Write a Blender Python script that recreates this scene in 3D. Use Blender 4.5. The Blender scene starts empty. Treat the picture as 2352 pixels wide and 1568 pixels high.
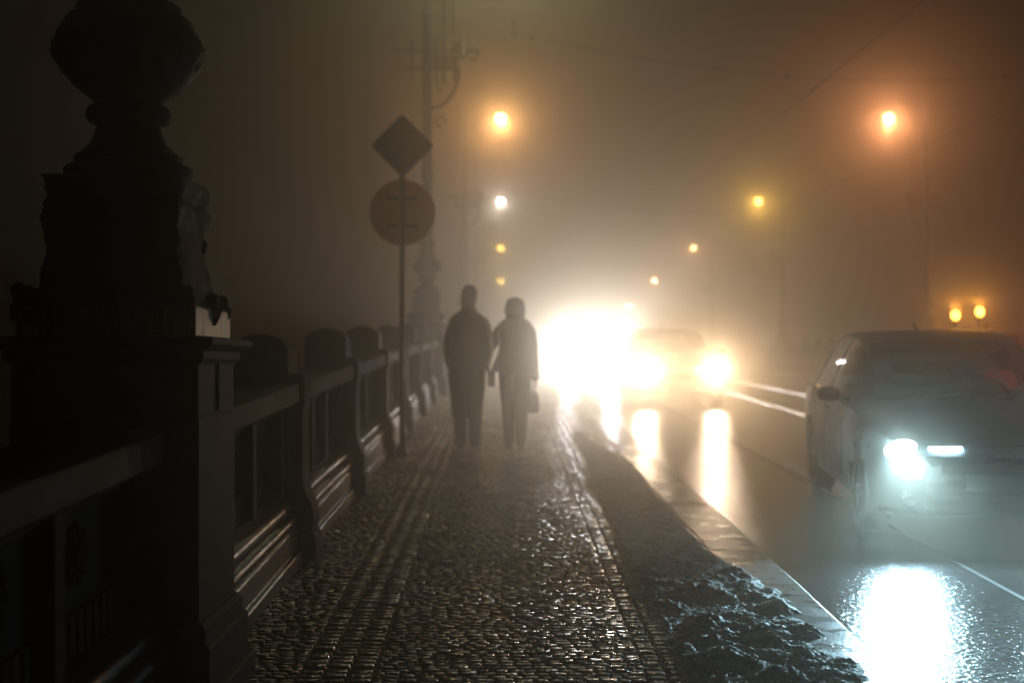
import bpy, bmesh, math, random
import numpy as np
from mathutils import Vector, Matrix, noise as mnoise
R = math.radians
PI = math.pi
random.seed(7)
rng = np.random.default_rng(7)

# ------------------------------------------------------------------ scene, camera, sky, exposure
sc = bpy.context.scene
col = sc.collection
F = 3267.0 / 2352.0                       # focal length as a share of the frame width
EYE = 1.56
cam_d = bpy.data.cameras.new("camera")
cam = bpy.data.objects.new("camera", cam_d); col.objects.link(cam)
cam_d.sensor_width = 36.0
cam_d.lens = 36.0 * F
cam_d.shift_x = 0.011
cam_d.shift_y = 0.0204
cam_d.clip_start = 0.1
cam_d.clip_end = 3000
cam.location = (0, 0, EYE)
cam.rotation_euler = (R(90), 0, 0)
cam_d.dof.use_dof = True
cam_d.dof.focus_distance = 6.6
cam_d.dof.aperture_fstop = 1.5
cam_d.dof.aperture_blades = 9
sc.camera = cam

w = bpy.data.worlds.new("World"); sc.world = w; w.use_nodes = True
nt = w.node_tree
bg = nt.nodes["Background"]
sky = nt.nodes.new("ShaderNodeTexSky")
sky.sky_type = 'NISHITA'; sky.sun_disc = False
sky.sun_elevation = R(-8); sky.sun_rotation = R(200)
nt.links.new(sky.outputs[0], bg.inputs[0])
bg.inputs[1].default_value = 0.02

vs = sc.view_settings
vs.view_transform = 'Standard'; vs.look = 'None'; vs.gamma = 1.0; vs.use_curve_mapping = False
vs.exposure = 0.0
cy = sc.cycles
cy.use_denoising = True
try:
    cy.denoiser = 'OPENIMAGEDENOISE'
except Exception:
    pass
cy.max_bounces = 7; cy.diffuse_bounces = 2; cy.glossy_bounces = 3
cy.transmission_bounces = 4; cy.transparent_max_bounces = 8; cy.volume_bounces = 1
cy.sample_clamp_indirect = 4.0
cy.sample_clamp_direct = 0.0
cy.caustics_reflective = False; cy.caustics_refractive = False
cy.use_light_tree = True

HAZE_LOBES = ((0.011, 0.86), (0.013, 0.96))
LAMP_K = 0.24
GLOBE_K = 0.5

# ------------------------------------------------------------------ the shape of the bridge deck
def gz(y):
    y = np.asarray(y, dtype=float)
    return 0.04 * y - 0.000286 * y * y
def g(y): return float(gz(y))
KERB_H = 0.09
KERB_X = 1.70
FAR_KERB_X = 14.1

# ------------------------------------------------------------------ materials
MATS = {}
def mat(name, base=(.5,.5,.5), rough=.5, metal=0.0, noise_scale=0, var=.3, bump=0.0, bump_scale=None,
        rough_var=0.0, spec=.5, stretch=(1,1,1), emit=None, estr=0):
    if name in MATS: return MATS[name]
    m = bpy.data.materials.new(name); m.use_nodes = True
    n = m.node_tree.nodes; l = m.node_tree.links
    b = n["Principled BSDF"]
    b.inputs["Base Color"].default_value = (*base, 1)
    b.inputs["Roughness"].default_value = rough
    b.inputs["Metallic"].default_value = metal
    b.inputs["Specular IOR Level"].default_value = spec
    if emit:
        b.inputs["Emission Color"].default_value = (*emit, 1)
        b.inputs["Emission Strength"].default_value = estr
    if noise_scale:
        tc = n.new("ShaderNodeTexCoord"); mp = n.new("ShaderNodeMapping")
        mp.inputs["Scale"].default_value = stretch
        l.new(tc.outputs["Object"], mp.inputs[0])
        no = n.new("ShaderNodeTexNoise"); no.inputs["Scale"].default_value = noise_scale
        no.inputs["Detail"].default_value = 8; no.inputs["Roughness"].default_value = .65
        l.new(mp.outputs[0], no.inputs["Vector"])
        cr = n.new("ShaderNodeValToRGB")
        cr.color_ramp.elements[0].position = .3; cr.color_ramp.elements[1].position = .7
        cr.color_ramp.elements[0].color = (*[c * (1 - var) for c in base], 1)
        cr.color_ramp.elements[1].color = (*[min(1, c * (1 + var)) for c in base], 1)
        l.new(no.outputs["Fac"], cr.inputs[0]); l.new(cr.outputs[0], b.inputs["Base Color"])
        if rough_var:
            mr = n.new("ShaderNodeMapRange")
            mr.inputs["From Min"].default_value = .3; mr.inputs["From Max"].default_value = .7
            mr.inputs["To Min"].default_value = max(.02, rough - rough_var)
            mr.inputs["To Max"].default_value = min(1, rough + rough_var)
            l.new(no.outputs["Fac"], mr.inputs["Value"]); l.new(mr.outputs[0], b.inputs["Roughness"])
        if bump:
            n2 = n.new("ShaderNodeTexNoise"); n2.inputs["Scale"].default_value = bump_scale or noise_scale * 6
            n2.inputs["Detail"].default_value = 6
            l.new(mp.outputs[0], n2.inputs["Vector"])
            bp = n.new("ShaderNodeBump"); bp.inputs["Strength"].default_value = 1.0
            bp.inputs["Distance"].default_value = bump
            l.new(n2.outputs["Fac"], bp.inputs["Height"]); l.new(bp.outputs[0], b.inputs["Normal"])
    MATS[name] = m
    return m

def emission(name, color, strength):
    if name in MATS: return MATS[name]
    m = bpy.data.materials.new(name); m.use_nodes = True
    n = m.node_tree.nodes; n.clear()
    e = n.new("ShaderNodeEmission"); e.inputs[0].default_value = (*color, 1); e.inputs[1].default_value = strength
    o = n.new("ShaderNodeOutputMaterial"); m.node_tree.links.new(e.outputs[0], o.inputs[0])
    MATS[name] = m
    return m

def glass(name, tint=(.8,.85,.85), rough=.03):
    if name in MATS: return MATS[name]
    m = bpy.data.materials.new(name); m.use_nodes = True
    n = m.node_tree.nodes; l = m.node_tree.links; n.clear()
    t = n.new("ShaderNodeBsdfTransparent"); t.inputs[0].default_value = (*tint, 1)
    gl = n.new("ShaderNodeBsdfGlossy"); gl.inputs["Roughness"].default_value = rough
    fr = n.new("ShaderNodeFresnel"); fr.inputs[0].default_value = 1.5
    mx = n.new("ShaderNodeMixShader"); o = n.new("ShaderNodeOutputMaterial")
    l.new(fr.outputs[0], mx.inputs[0]); l.new(t.outputs[0], mx.inputs[1]); l.new(gl.outputs[0], mx.inputs[2])
    l.new(mx.outputs[0], o.inputs[0])
    MATS[name] = m
    return m

STONE   = mat("sooty_wet_stone", (.022,.020,.018), .72, spec=.14, noise_scale=9, var=.35, bump=.003, bump_scale=60, rough_var=.04)
STONE_W = mat("washed_wet_stone", (.06,.05,.04), .4, spec=.5, noise_scale=9, var=.45, bump=.003, bump_scale=60, rough_var=.12)
STONE_LIT = mat("lit_streaked_stone", (.34,.27,.20), .45, noise_scale=5, var=.75, bump=.004, bump_scale=10, rough_var=.1, stretch=(9,9,.6))  # streaked, with the light falling on the plinth block painted in as paler colour
COBBLE  = mat("wet_granite_setts", (.34,.285,.205), .25, spec=1.0, noise_scale=5, var=.55, bump=.0016, bump_scale=40, rough_var=.12)
JOINT   = mat("joint_grit", (.05,.045,.04), .8, noise_scale=20, var=.4, bump=.004, bump_scale=120)
KERB    = mat("wet_kerb_granite", (.20,.19,.18), .30, noise_scale=6, var=.4, bump=.0035, bump_scale=70, rough_var=.12)
ASPHALT = mat("wet_asphalt", (.018,.018,.020), .17, spec=.15, noise_scale=40, var=.7, bump=.010, bump_scale=30, rough_var=.08)
RAIL    = mat("polished_rail_steel", (.9,.89,.86), .3, metal=1, noise_scale=4, var=.1)
PAINT_W = mat("worn_road_paint", (.6,.58,.53), .4, noise_scale=12, var=.3)
SLUSH   = mat("dirty_slush", (.40,.395,.375), .62, noise_scale=11, var=.8, bump=.016, bump_scale=80, rough_var=.2)
IRON    = mat("painted_iron", (.035,.04,.036), .4, noise_scale=12, var=.3, bump=.001, bump_scale=90)
SIGNBACK= mat("sign_back_metal", (.22,.17,.13), .5, metal=.3, noise_scale=8, var=.25)
WIRE    = mat("wire_dark", (.03,.03,.03), .5)
RUBBER  = mat("tyre_rubber", (.02,.02,.02), .7, noise_scale=30, var=.2)
RIM     = mat("alloy_rim", (.4,.4,.41), .3, metal=.9, noise_scale=15, var=.1)
TRIM    = mat("black_trim", (.018,.018,.018), .45)
CHROME  = mat("chrome", (.7,.7,.7), .12, metal=1)
SEATFAB = mat("seat_fabric", (.03,.03,.035), .9, noise_scale=40, var=.2)
PLATE   = mat("number_plate_white", (.7,.7,.68), .4)
GLASS   = glass("car_glass", tint=(.30,.34,.34))
WATER   = mat("river_water", (.01,.012,.012), .08, noise_scale=.3, var=.2, bump=.05, bump_scale=1.2)

# ------------------------------------------------------------------ object helpers
def link(o, parent=None):
    col.objects.link(o)
    if parent is not None: o.parent = parent
    return o
def tag(o, label=None, cat=None, group=None, kind=None):
    if label: o["label"] = label
    if cat: o["category"] = cat
    if group: o["group"] = group
    if kind: o["kind"] = kind
    return o
def empty(name, loc=(0,0,0), rot=(0,0,0), label=None, cat=None, group=None):
    o = bpy.data.objects.new(name, None); o.location = loc; o.rotation_euler = rot
    o.empty_display_size = .2
    link(o); return tag(o, label, cat, group)
def copy_tree(o, parent=None):
    c = o.copy(); link(c, parent)
    for ch in o.children: copy_tree(ch, c)
    return c

class MB:
    """collects shapes, builds one mesh object"""
    def __init__(s): s.v = []; s.f = []; s.n = 0
    def add(s, verts, faces):
        verts = [tuple(map(float, p)) for p in verts]
        s.f += [tuple(i + s.n for i in fc) for fc in faces]
        s.v += verts; s.n += len(verts)
        return s
    def box(s, x0, x1, y0, y1, z0, z1, ch=0.0, shear=None):
        if ch <= 0:
            v = [(x,y,z) for x in (x0,x1) for y in (y0,y1) for z in (z0,z1)]
            f = [(0,1,3,2),(4,6,7,5),(0,4,5,1),(2,3,7,6),(0,2,6,4),(1,5,7,3)]
        else:
            bm = bmesh.new()
            bmesh.ops.create_cube(bm, size=1, matrix=Matrix.Translation(((x0+x1)/2,(y0+y1)/2,(z0+z1)/2)) @ Matrix.Diagonal((x1-x0,y1-y0,z1-z0,1)))
            bmesh.ops.bevel(bm, geom=bm.edges[:] , offset=ch, segments=2, affect='EDGES', profile=.6)
            bm.verts.ensure_lookup_table()
            v = [tuple(p.co) for p in bm.verts]; f = [tuple(q.index for q in fc.verts) for fc in bm.faces]
            bm.free()
        return s.add(v, f)
    def lathe(s, prof, c=(0,0), n=32, wob=None, cap=True):
        v = []; f = []
        for j, (r, z) in enumerate(prof):
            for i in range(n):
                a = 2*PI*i/n
                rr = r if wob is None else r + wob(a, z, r)
                v.append((c[0] + rr*math.cos(a), c[1] + rr*math.sin(a), z))
        for j in range(len(prof)-1):
            for i in range(n):
                k = (i+1) % n
                f.append((j*n+i, j*n+k, (j+1)*n+k, (j+1)*n+i))
        if cap:
            f.append(tuple(range(n-1,-1,-1))); f.append(tuple((len(prof)-1)*n+i for i in range(n)))
        return s.add(v, f)
    def tube(s, pts, r, n=8, cap=True):
        pts = [Vector(p) for p in pts]; m = len(pts)
        rs = r if isinstance(r, (list, tuple)) else [r]*m
        v = []; f = []
        up = Vector((0,0,1))
        prev = None
        for i, p in enumerate(pts):
            t = (pts[min(i+1,m-1)] - pts[max(i-1,0)]).normalized()
            if prev is None:
                a = t.cross(up)
                if a.length < 1e-3: a = t.cross(Vector((1,0,0)))
                a.normalize()
            else:
                a = (prev - t*prev.dot(t)).normalized()
            prev = a; b = t.cross(a)
            for k in range(n):
                q = 2*PI*k/n
                v.append(p + (a*math.cos(q) + b*math.sin(q))*rs[i])
        for i in range(m-1):
            for k in range(n):
                kk = (k+1) % n
                f.append((i*n+k, i*n+kk, (i+1)*n+kk, (i+1)*n+k))
        if cap:
            f.append(tuple(range(n-1,-1,-1))); f.append(tuple((m-1)*n+i for i in range(n)))
        return s.add(v, f)
    def ball(s, c, rx, ry=None, rz=None, n=12, wob=0):
        ry = ry or rx; rz = rz or rx
        v = []; f = []
        m = max(4, n//2)
        v.append((c[0],c[1],c[2]-rz))
        for j in range(1, m):
            ph = -PI/2 + PI*j/m
            for i in range(n):
                a = 2*PI*i/n
                k = 1 + (random.uniform(-wob, wob) if wob else 0)
                v.append((c[0]+rx*k*math.cos(ph)*math.cos(a), c[1]+ry*k*math.cos(ph)*math.sin(a), c[2]+rz*k*math.sin(ph)))
        v.append((c[0],c[1],c[2]+rz)); top = len(v)-1
        for i in range(n):
            k = (i+1)%n
            f.append((0, 1+k, 1+i)); f.append((top, 1+(m-2)*n+i, 1+(m-2)*n+k))
        for j in range(m-2):
            for i in range(n):
                k = (i+1)%n
                f.append((1+j*n+i, 1+j*n+k, 1+(j+1)*n+k, 1+(j+1)*n+i))
        return s.add(v, f)
    def loft(s, rings, cap=True, closed=True):
        """rings: lists of 3-D points, equal count"""
        n = len(rings[0]); v = [p for r_ in rings for p in r_]; f = []
        for j in range(len(rings)-1):
            for i in range(n if closed else n-1):
                k = (i+1) % n
                f.append((j*n+i, j*n+k, (j+1)*n+k, (j+1)*n+i))
        if cap:
            f.append(tuple(range(n-1,-1,-1))); f.append(tuple((len(rings)-1)*n+i for i in range(n)))
        return s.add(v, f)
    def profile_y(s, prof, ys, zf=None):
        """closed X-Z outline swept along Y, lifted by zf(y)"""
        rings = [[(x, y, z + (zf(y) if zf else 0)) for (x, z) in prof] for y in ys]
        return s.loft(rings)
    def build(s, name, m, parent=None, smooth=False, angle=None, recalc=True):
        me = bpy.data.meshes.new(name)
        me.from_pydata(s.v, [], s.f); me.validate()
        if recalc:
            bm = bmesh.new(); bm.from_mesh(me)
            bmesh.ops.recalc_face_normals(bm, faces=bm.faces[:])
            bm.to_mesh(me); bm.free()
        me.materials.append(m)
        if smooth:
            me.shade_smooth()
            if angle: 
                try: me.set_sharp_from_angle(angle=R(angle))
                except Exception: pass
        o = bpy.data.objects.new(name, me)
        return link(o, parent)

def light(name, kind, loc, color, power, parent=None, radius=.1, size=60, blend=.5, direction=None):
    d = bpy.data.lights.new(name, kind); d.color = color; d.energy = power
    d.shadow_soft_size = radius
    if kind == 'SPOT': d.spot_size = R(size); d.spot_blend = blend
    o = bpy.data.objects.new(name, d); o.location = loc
    if direction is not None:
        o.rotation_euler = Vector(direction).to_track_quat('-Z', 'Y').to_euler()
    return link(o, parent)

# ------------------------------------------------------------------ setting: river, deck, road, pavement
Y0, Y1 = -8.0, 215.0
m = MB(); m.add([(-1500,-1500,-11),(1500,-1500,-11),(1500,1500,-11),(-1500,1500,-11)], [(0,1,2,3)])
tag(m.build("river", WATER), kind="structure")

ys = np.concatenate([np.arange(Y0, 40, 1.0), np.arange(40, Y1+1, 3.0)])
def strip(name, x0, x1, dz, material, ya=Y0, yb=Y1, kind="structure", step=1.0, parent=None, label=None, cat=None):
    yy = np.arange(ya, yb + step*.5, step)
    v = []; f = []
    for i, y in enumerate(yy):
        z = g(y) + dz
        v += [(x0,y,z),(x1,y,z)]
        if i: f.append((2*i-2, 2*i-1, 2*i+1, 2*i))
    mb = MB(); mb.add(v, f)
    o = mb.build(name, material, parent, recalc=False)
    return tag(o, label, cat, kind=kind)

# deck body (stone bridge below)
m = MB()
m.profile_y([(-1.95,-1.1),(17.75,-1.1),(17.75,-.14),(-1.95,-.14)], list(ys), g)
tag(m.build("bridge_deck", STONE), kind="structure")
# piers of the bridge in the river
for k, yy in enumerate((20, 62, 104, 146, 188)):
    m = MB(); m.box(-3.4, 19.2, yy-2.2, yy+2.2, -12, g(yy)-1.104, ch=.15)
    tag(m.build("bridge_pier", STONE), ["stone river pier under the near end of the bridge","second stone river pier of the bridge","third stone river pier of the bridge","fourth stone river pier of the bridge","last stone river pier of the bridge"][k], "bridge pier", "stone piers of the bridge")

strip("road", KERB_X, FAR_KERB_X, -KERB_H, ASPHALT, step=.5)
RAILS = (5.03, 6.47, 9.40, 10.84)
for x in RAILS:
    m = MB()
    prof = [(x-.04, -KERB_H-.01)] + [(x+.04*math.cos(t), -KERB_H+.003+.016*math.sin(t)) for t in np.linspace(PI, 0, 9)] + [(x+.04, -KERB_H-.01)]
    m.profile_y(prof, list(np.arange(0, 200, 2.0)), g)
    tag(m.build("tram_rail", RAIL, smooth=True, angle=60), kind="structure")
    strip("rail_groove", x+.045, x+.08, -KERB_H+.004, TRIM)
# lane dashes
m = MB()
for k in range(6):
    a = 14.0 + k*6.0 + .0
    v = [(3.07,a,g(a)-KERB_H+.005),(3.18,a,g(a)-KERB_H+.005),(3.18,a+1.6,g(a+1.6)-KERB_H+.005),(3.07,a+1.6,g(a+1.6)-KERB_H+.005)]
    m.add(v, [(0,1,2,3)])
tag(m.build("lane_marking", PAINT_W, recalc=False), kind="structure")
strip("road_seam", 2.955, 2.985, -KERB_H+.004, mat("tarred_seam", (.02,.02,.02), .7, spec=.1), ya=0, yb=60)

# kerb stones: one mesh, slabs with joints
def kerb(name, xa, xb, ya, yb, L=.75):
    m = MB(); y = ya
    while y < yb:
        e = y + L - .008
        j = random.uniform(-.003,.003); t = random.uniform(-.002,.004)
        c = .018
        if xb == KERB_X: prof = [(xa,-.2),(xb,-.2),(xb+j,-c),(xb-.35*c+j,-c*.35),(xb-c+j,t),(xa,t)]
        else: prof = [(xa+j,-.2),(xb,-.2),(xb,t),(xa+c+j,t),(xa+.35*c+j,-c*.35),(xa+j,-c)]
        m.profile_y(prof, [y, e], g)
        y += L
    return tag(m.build(name, KERB), kind="structure")
kerb("kerb", 1.36, KERB_X, Y0, 120)
kerb("kerb", FAR_KERB_X, FAR_KERB_X+.3, 20, 200, 1.5)

# pavement bed and individual setts
strip("pavement", -1.9, 1.36, -.022, JOINT, step=.5)
strip("pavement", FAR_KERB_X+.3, 17.7, -.004, COBBLE, ya=20, yb=Y1, step=.5)
def setts():
    V = []; Fc = []; nv = 0
    G = 5
    u = np.linspace(0, 1, G)
    UU, VV = np.meshgrid(u, u)
    prof = np.array([0, .965, 1.0, .965, 0])
    H = np.minimum.outer(prof, prof)
    quads = np.array([(j*G+i, j*G+i+1, (j+1)*G+i+1, (j+1)*G+i) for j in range(G-1) for i in range(G-1)])
    # inset positions so that the shoulders are near the edges
    e = np.array([0, .10, .5, .90, 1.0])
    EX, EY = np.meshgrid(e, e)
    def sett(xa, xb, ya, yb, lift):
        nonlocal nv
        j = rng.uniform(-.005, .005, 8)
        c = np.array([[xa+j[0], ya+j[1]],[xb+j[2], ya+j[3]],[xb+j[4], yb+j[5]],[xa+j[6], yb+j[7]]])
        P = ((1-EX)*(1-EY))[...,None]*c[0] + (EX*(1-EY))[...,None]*c[1] + (EX*EY)[...,None]*c[2] + ((1-EX)*EY)[...,None]*c[3]
        top = rng.normal(0, .0022) + lift
        tx, ty = rng.normal(0, .022, 2)
        z = -.026 + (H**.55)*(.022 + .004) + top*(H>0)
        z += (H>.5)*((P[...,0]-(xa+xb)/2)*tx + (P[...,1]-(ya+yb)/2)*ty + rng.normal(0,.0012,H.shape))
        z += gz(P[...,1])
        V.append(np.dstack([P, z]).reshape(-1,3)); Fc.append(quads + nv); nv += G*G
    def low(x, y):
        # gentle hollows of worn paving
        return .010*mnoise.noise(Vector((x*1.3, y*.7, 3.1))) 
    # aligned strips (x ranges with straight columns) and the running field
    cols = [(-1.24,-.86,None),(-.86,-.54,3),(-.54,.62,None),(.62,.98,4),(.98,1.355,None)]
    for xa, xb, ncol in cols:
        y = 3.0
        while y < 34:
            big = 1.0 if y < 16 else 1.35
            h = (rng.uniform(.046,.064) if ncol is None else rng.uniform(.062,.088))*big
            if ncol is None:
                x = xa - rng.uniform(0, .06)
                while x < xb - .02:
                    wd = rng.uniform(.05,.095)*big
                    x2 = min(x+wd, xb)
                    if xb - x2 < .03: x2 = xb
                    sett(max(x,xa)+.0015, x2-.0015, y+.0015, y+h-.0015, low(x,y))
                    x = x2
            else:
                ww = (xb-xa)/ncol
                for k in range(ncol):
                    dy = rng.uniform(-.008,.008)
                    sett(xa+k*ww+.003, xa+(k+1)*ww-.003, y+.002+dy, y+h-.002+dy, low(xa,y))
            y += h
    V = np.concatenate(V); Fc = np.concatenate(Fc)
    me = bpy.data.meshes.new("cobblestones"); me.from_pydata(V.tolist(), [], Fc.tolist()); me.shade_smooth()
    me.materials.append(COBBLE)
    o = bpy.data.objects.new("pavement_setts", me); link(o)
    tag(o, kind="structure")
setts()
# far pavement carries on as a plain sheet of the same granite
strip("pavement", -1.3, 1.355, .0, COBBLE, ya=33.95, yb=Y1, step=.5)
strip("pavement", -1.3, 1.355, .0, COBBLE, ya=-8, yb=3.0, step=.5)

# dirty slush ridge beside the kerb
def slush():
    nx = 150
    x = np.linspace(.45, 1.90, nx); y = np.concatenate([np.arange(4.8, 9.6, .010), np.arange(9.6, 19, .022)]); ny = len(y)
    Z = np.zeros((ny,nx))
    N = lambda a, b, c: mnoise.noise(Vector((a, b, c)))
    for j, yy in enumerate(y):
        near = min(1, max(0, (9.4-yy)/1.6)); near = near*near*(3-2*near)
        left = .70 + .07*N(0, yy*.7, 9) + .05*N(3, yy*3, 2) + .03*N(3, yy*9, 2) + max(0, yy-9.5)*.022 
        right = (1.57 + .12*N(7, yy*2.2, 1) + .06*N(8, yy*7, 1))*near + (1.40 + .05*N(2, yy*2.5, 6) + .03*N(2, yy*8, 6))*(1-near)
        if yy > 15: right -= (yy-15)*.08
        for i, xx in enumerate(x):
            e = min(1, max(0, (xx-left)/.14)) * min(1, max(0, (right-xx)/.16))
            e = e*e*(3-2*e)
            lump = max(0, N(xx*3.4, yy*3.6, 0)*.9 + N(xx*7.5, yy*8, 3)*.9 + .25)
            mid = 1-abs(N(xx*13+3, yy*14, 1.7))*2.4
            crumb = 1-abs(N(xx*22, yy*24, 5))*2.2
            fine_ = N(xx*48, yy*52, 8)
            hgt = near*(.038*lump + .015*mid*(.4+lump) + .012*crumb + .009*fine_) + (1-near)*(.010 + .006*mid + .004*crumb)
            cover = 1 if near < .2 else (1 if N(xx*2.6+9, yy*2.4, 4)*1.3 + .62 - max(0, xx-1.35)*1.1 > 0 else 0)
            Z[j,i] = e*(hgt + .010)*(1 if cover else .15) - .008
            if xx > KERB_X-.01: Z[j,i] = Z[j,i]*1.0 - KERB_H*min(1, (xx-KERB_X+.01)/.04) + .0
    V = [(x[i] + .006*N(x[i]*40,y[j]*40,8), y[j] + .006*N(x[i]*40,y[j]*40,18), float(gz(y[j])) + Z[j,i]) for j in range(ny) for i in range(nx)]
    lim = lambda i: -.003 if x[i] < KERB_X-.01 else -KERB_H-.002
    Fc = []
    for j in range(ny-1):
        for i in range(nx-1):
            q = max(Z[j,i], Z[j,i+1], Z[j+1,i], Z[j+1,i+1])
            if q > lim(i): Fc.append((j*nx+i, j*nx+i+1, (j+1)*nx+i+1, (j+1)*nx+i))
    me = bpy.data.meshes.new("slush"); me.from_pydata(V, [], Fc); me.shade_smooth()
    bm = bmesh.new(); bm.from_mesh(me)
    bmesh.ops.delete(bm, geom=[v_ for v_ in bm.verts if not v_.link_faces], context='VERTS')
    bm.to_mesh(me); bm.free()
    me.materials.append(SLUSH)
    o = bpy.data.objects.new("slush", me); link(o)
    tag(o, "low lumps of dirty wet slush along the kerb", "slush", kind="stuff")
slush()
# grit and crumbs on the pavement
def grit():
    mb = MB()
    for k in range(900):
        y = 5.6 + 9*random.random()**1.6
        x = random.gauss(.1, .45) if random.random()<.7 else random.gauss(.95,.25)
        if x < -1.1 or x > 1.35: continue
        r = random.uniform(.003,.009)
        mb.ball((x, y, g(y)+r*.4), r, r*random.uniform(.7,1.4), r*.7, n=6, wob=.25)
    o = mb.build("grit", JOINT); tag(o, "dark crumbs of grit scattered over the wet pavement", "grit", kind="stuff")
grit()

# ------------------------------------------------------------------ stone parapets
PED_Y = [5.69, 28.6, 57.9, 87.2, 116.5, 145.8, 175.1]
def ellipse_arc(x0, x1, z0, rise, n=12):
    c = (x0+x1)/2; a = (x1-x0)/2
    return [(c + a*math.cos(t), z0 + rise*math.sin(t)) for t in np.linspace(0, PI, n)]
def mirror(prof, s): return [(x if s > 0 else 15.8 - x, z) for (x, z) in prof]

def base_profile():
    p = [(-1.62,-.05),(-1.22,-.05),(-1.22,.072),(-1.226,.080),(-1.245,.084),(-1.25,.09),(-1.25,.198),(-1.258,.203),(-1.262,.21),(-1.262,.235)]
    p += [(-1.282+.033*math.cos(t), .268+.033*math.sin(t)) for t in np.linspace(-PI/2*.9, PI/2*.9, 7)]
    p += [(-1.305,.305)]
    p += [(-1.318+.036*math.cos(t), .345+.038*math.sin(t)) for t in np.linspace(-PI/2*.9, PI/2*.9, 7)]
    p += [(-1.345,.39),(-1.37,.41),(-1.62,.41)]
    return p
def rail_profile():
    return [(-1.66,.965),(-1.275,.965),(-1.265,.972),(-1.24,.990),(-1.24,1.085),(-1.246,1.097),(-1.27,1.104),(-1.63,1.104),(-1.66,1.09)]
def foot_profile():
    return [(-1.33,-.03),(-1.145,-.03),(-1.145,.13),(-1.152,.16),(-1.172,.17),(-1.165,.21),(-1.158,.26),(-1.163,.31),(-1.18,.36),(-1.205,.41),(-1.222,.46),(-1.228,.52),(-1.228,.93),(-1.215,.96),(-1.215,1.13),(-1.235,1.15),(-1.33,1.16)]

def panel_mesh(mb, ya, yb, s, detail=True):
    L = yb-ya
    X = lambda x: x if s > 0 else 15.8-x
    def bx(x0,x1,y0,y1,z0,z1):
        a, b = sorted((X(x0), X(x1)))
        v = [(x,y,z+g(y)) for x in (a,b) for y in (y0,y1) for z in (z0,z1)]
        mb.add(v, [(0,1,3,2),(4,6,7,5),(0,4,5,1),(2,3,7,6),(0,2,6,4),(1,5,7,3)])
    bx(-1.54,-1.42, ya, yb, .405, .970)                       # back slab
    if not detail: return
    for (a,b) in ((ya,ya+.16),(yb-.16,yb)): bx(-1.425,-1.33,a,b,.405,.970)
    mid = (ya+yb)/2
    for c in (ya+L*.36, ya+L*.64): bx(-1.425,-1.345,c-.05,c+.05,.405,.970)
    bx(-1.425,-1.385,ya+.16,yb-.16,.90,.970)
    # row of short flutes at the foot and carved rosettes in each field
    y = ya+.2
    while y < yb-.2:
        bx(-1.425,-1.39,y,y+.045,.42,.56); y += .09
    for c in (ya+L*.22, mid, ya+L*.78):
        for k in range(9):
            a = 2*PI*k/9; rr = .085
            yy = c+rr*math.cos(a); zz = .74+rr*math.sin(a)
            mb.ball((X(-1.42), yy, zz+g(yy)), .028, .03, .03, n=8)
        mb.ball((X(-1.415), c, .74+g(c)), .035, .045, .045, n=8)

def parapet(name, s, y_list, label, near):
    root = empty(name, (0, 0, 0), label=label, cat="parapet")
    arc = [(x,z) for x,z in ellipse_arc(-1.66,-1.31,1.29,.11)]
    post_prof = [(-1.66,-.05),(-1.31,-.05)] + arc
    posts = []
    for i, (y, ped) in enumerate(y_list):
        if not ped:
            mb = MB()
            mb.profile_y(mirror(post_prof, s), [y-.21, y+.21], lambda q, y=y: g(y))
            mb.profile_y(mirror(foot_profile(), s), [y-.15, y+.15], lambda q, y=y: g(y))
            o = mb.build("post", STONE, root, smooth=True, angle=35)
        if i+1 < len(y_list):
            yn, pn = y_list[i+1]
            a = y + (.37 if ped else .21); b = yn - (.37 if pn else .21)
            seg = list(np.linspace(a, b, 4))
            mb = MB(); mb.profile_y(mirror(base_profile(), s), seg, g)
            mb.build("base_moulding", STONE_W, root, smooth=True, angle=35)
            mb = MB(); panel_mesh(mb, a, b, s, detail=(y < 40))
            mb.build("panel", STONE, root)
            mb = MB(); L = b-a; cuts = [a, a+L*.33, a+L*.67, b]
            for q in range(3):
                mb.profile_y(mirror(rail_profile(), s), [cuts[q]+.003, cuts[q+1]-.003], g)
            mb.build("rail", STONE, root, smooth=True, angle=30)
    return root
def rhythm(y_from, y_to):
    out = [(y, True) for y in PED_Y if y_from <= y <= y_to]
    segs = []
    ped = [-17.4] + PED_Y
    for a, b in zip(ped[:-1], ped[1:]):
        n = round((b-a)/3.3)
        for k in range(1, n):
            y = a + (b-a)*k/n
            if y_from <= y <= y_to: out.append((y, False))
    return sorted(out)
parapet("stone_parapet", 1, rhythm(-1.5, 90), "dark wet stone parapet with round-headed posts along the pavement", True)
parapet("stone_parapet", -1, rhythm(30, 120), "far stone parapet across the road lost in the fog", False)

# ------------------------------------------------------------------ lamp posts on carved pedestals
def square_rings(mb, prof, n_side=8, corner=.0, wob=None):
    rings = []
    for hw, z in prof:
        r_ = []
        for sx, sy, dx, dy in ((-1,-1,1,0),(1,-1,0,1),(1,1,-1,0),(-1,1,0,-1)):
            for k in range(n_side):
                t = k/n_side*2
                x = sx*hw + dx*t*hw; y = sy*hw + dy*t*hw
                rr = 1.0
                if wob:
                    d = wob(x, y, z, hw)
                    l_ = math.hypot(x, y); x += x/l_*d; y += y/l_*d
                r_.append((x, y, z))
        rings.append(r_)
    mb.loft(rings)

def fine(prof, n=4):
    out = []
    for (a, b), (c, d) in zip(prof[:-1], prof[1:]):
        for k in range(n): out.append((a+(c-a)*k/n, b+(d-b)*k/n))
    out.append(prof[-1]); return out

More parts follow.
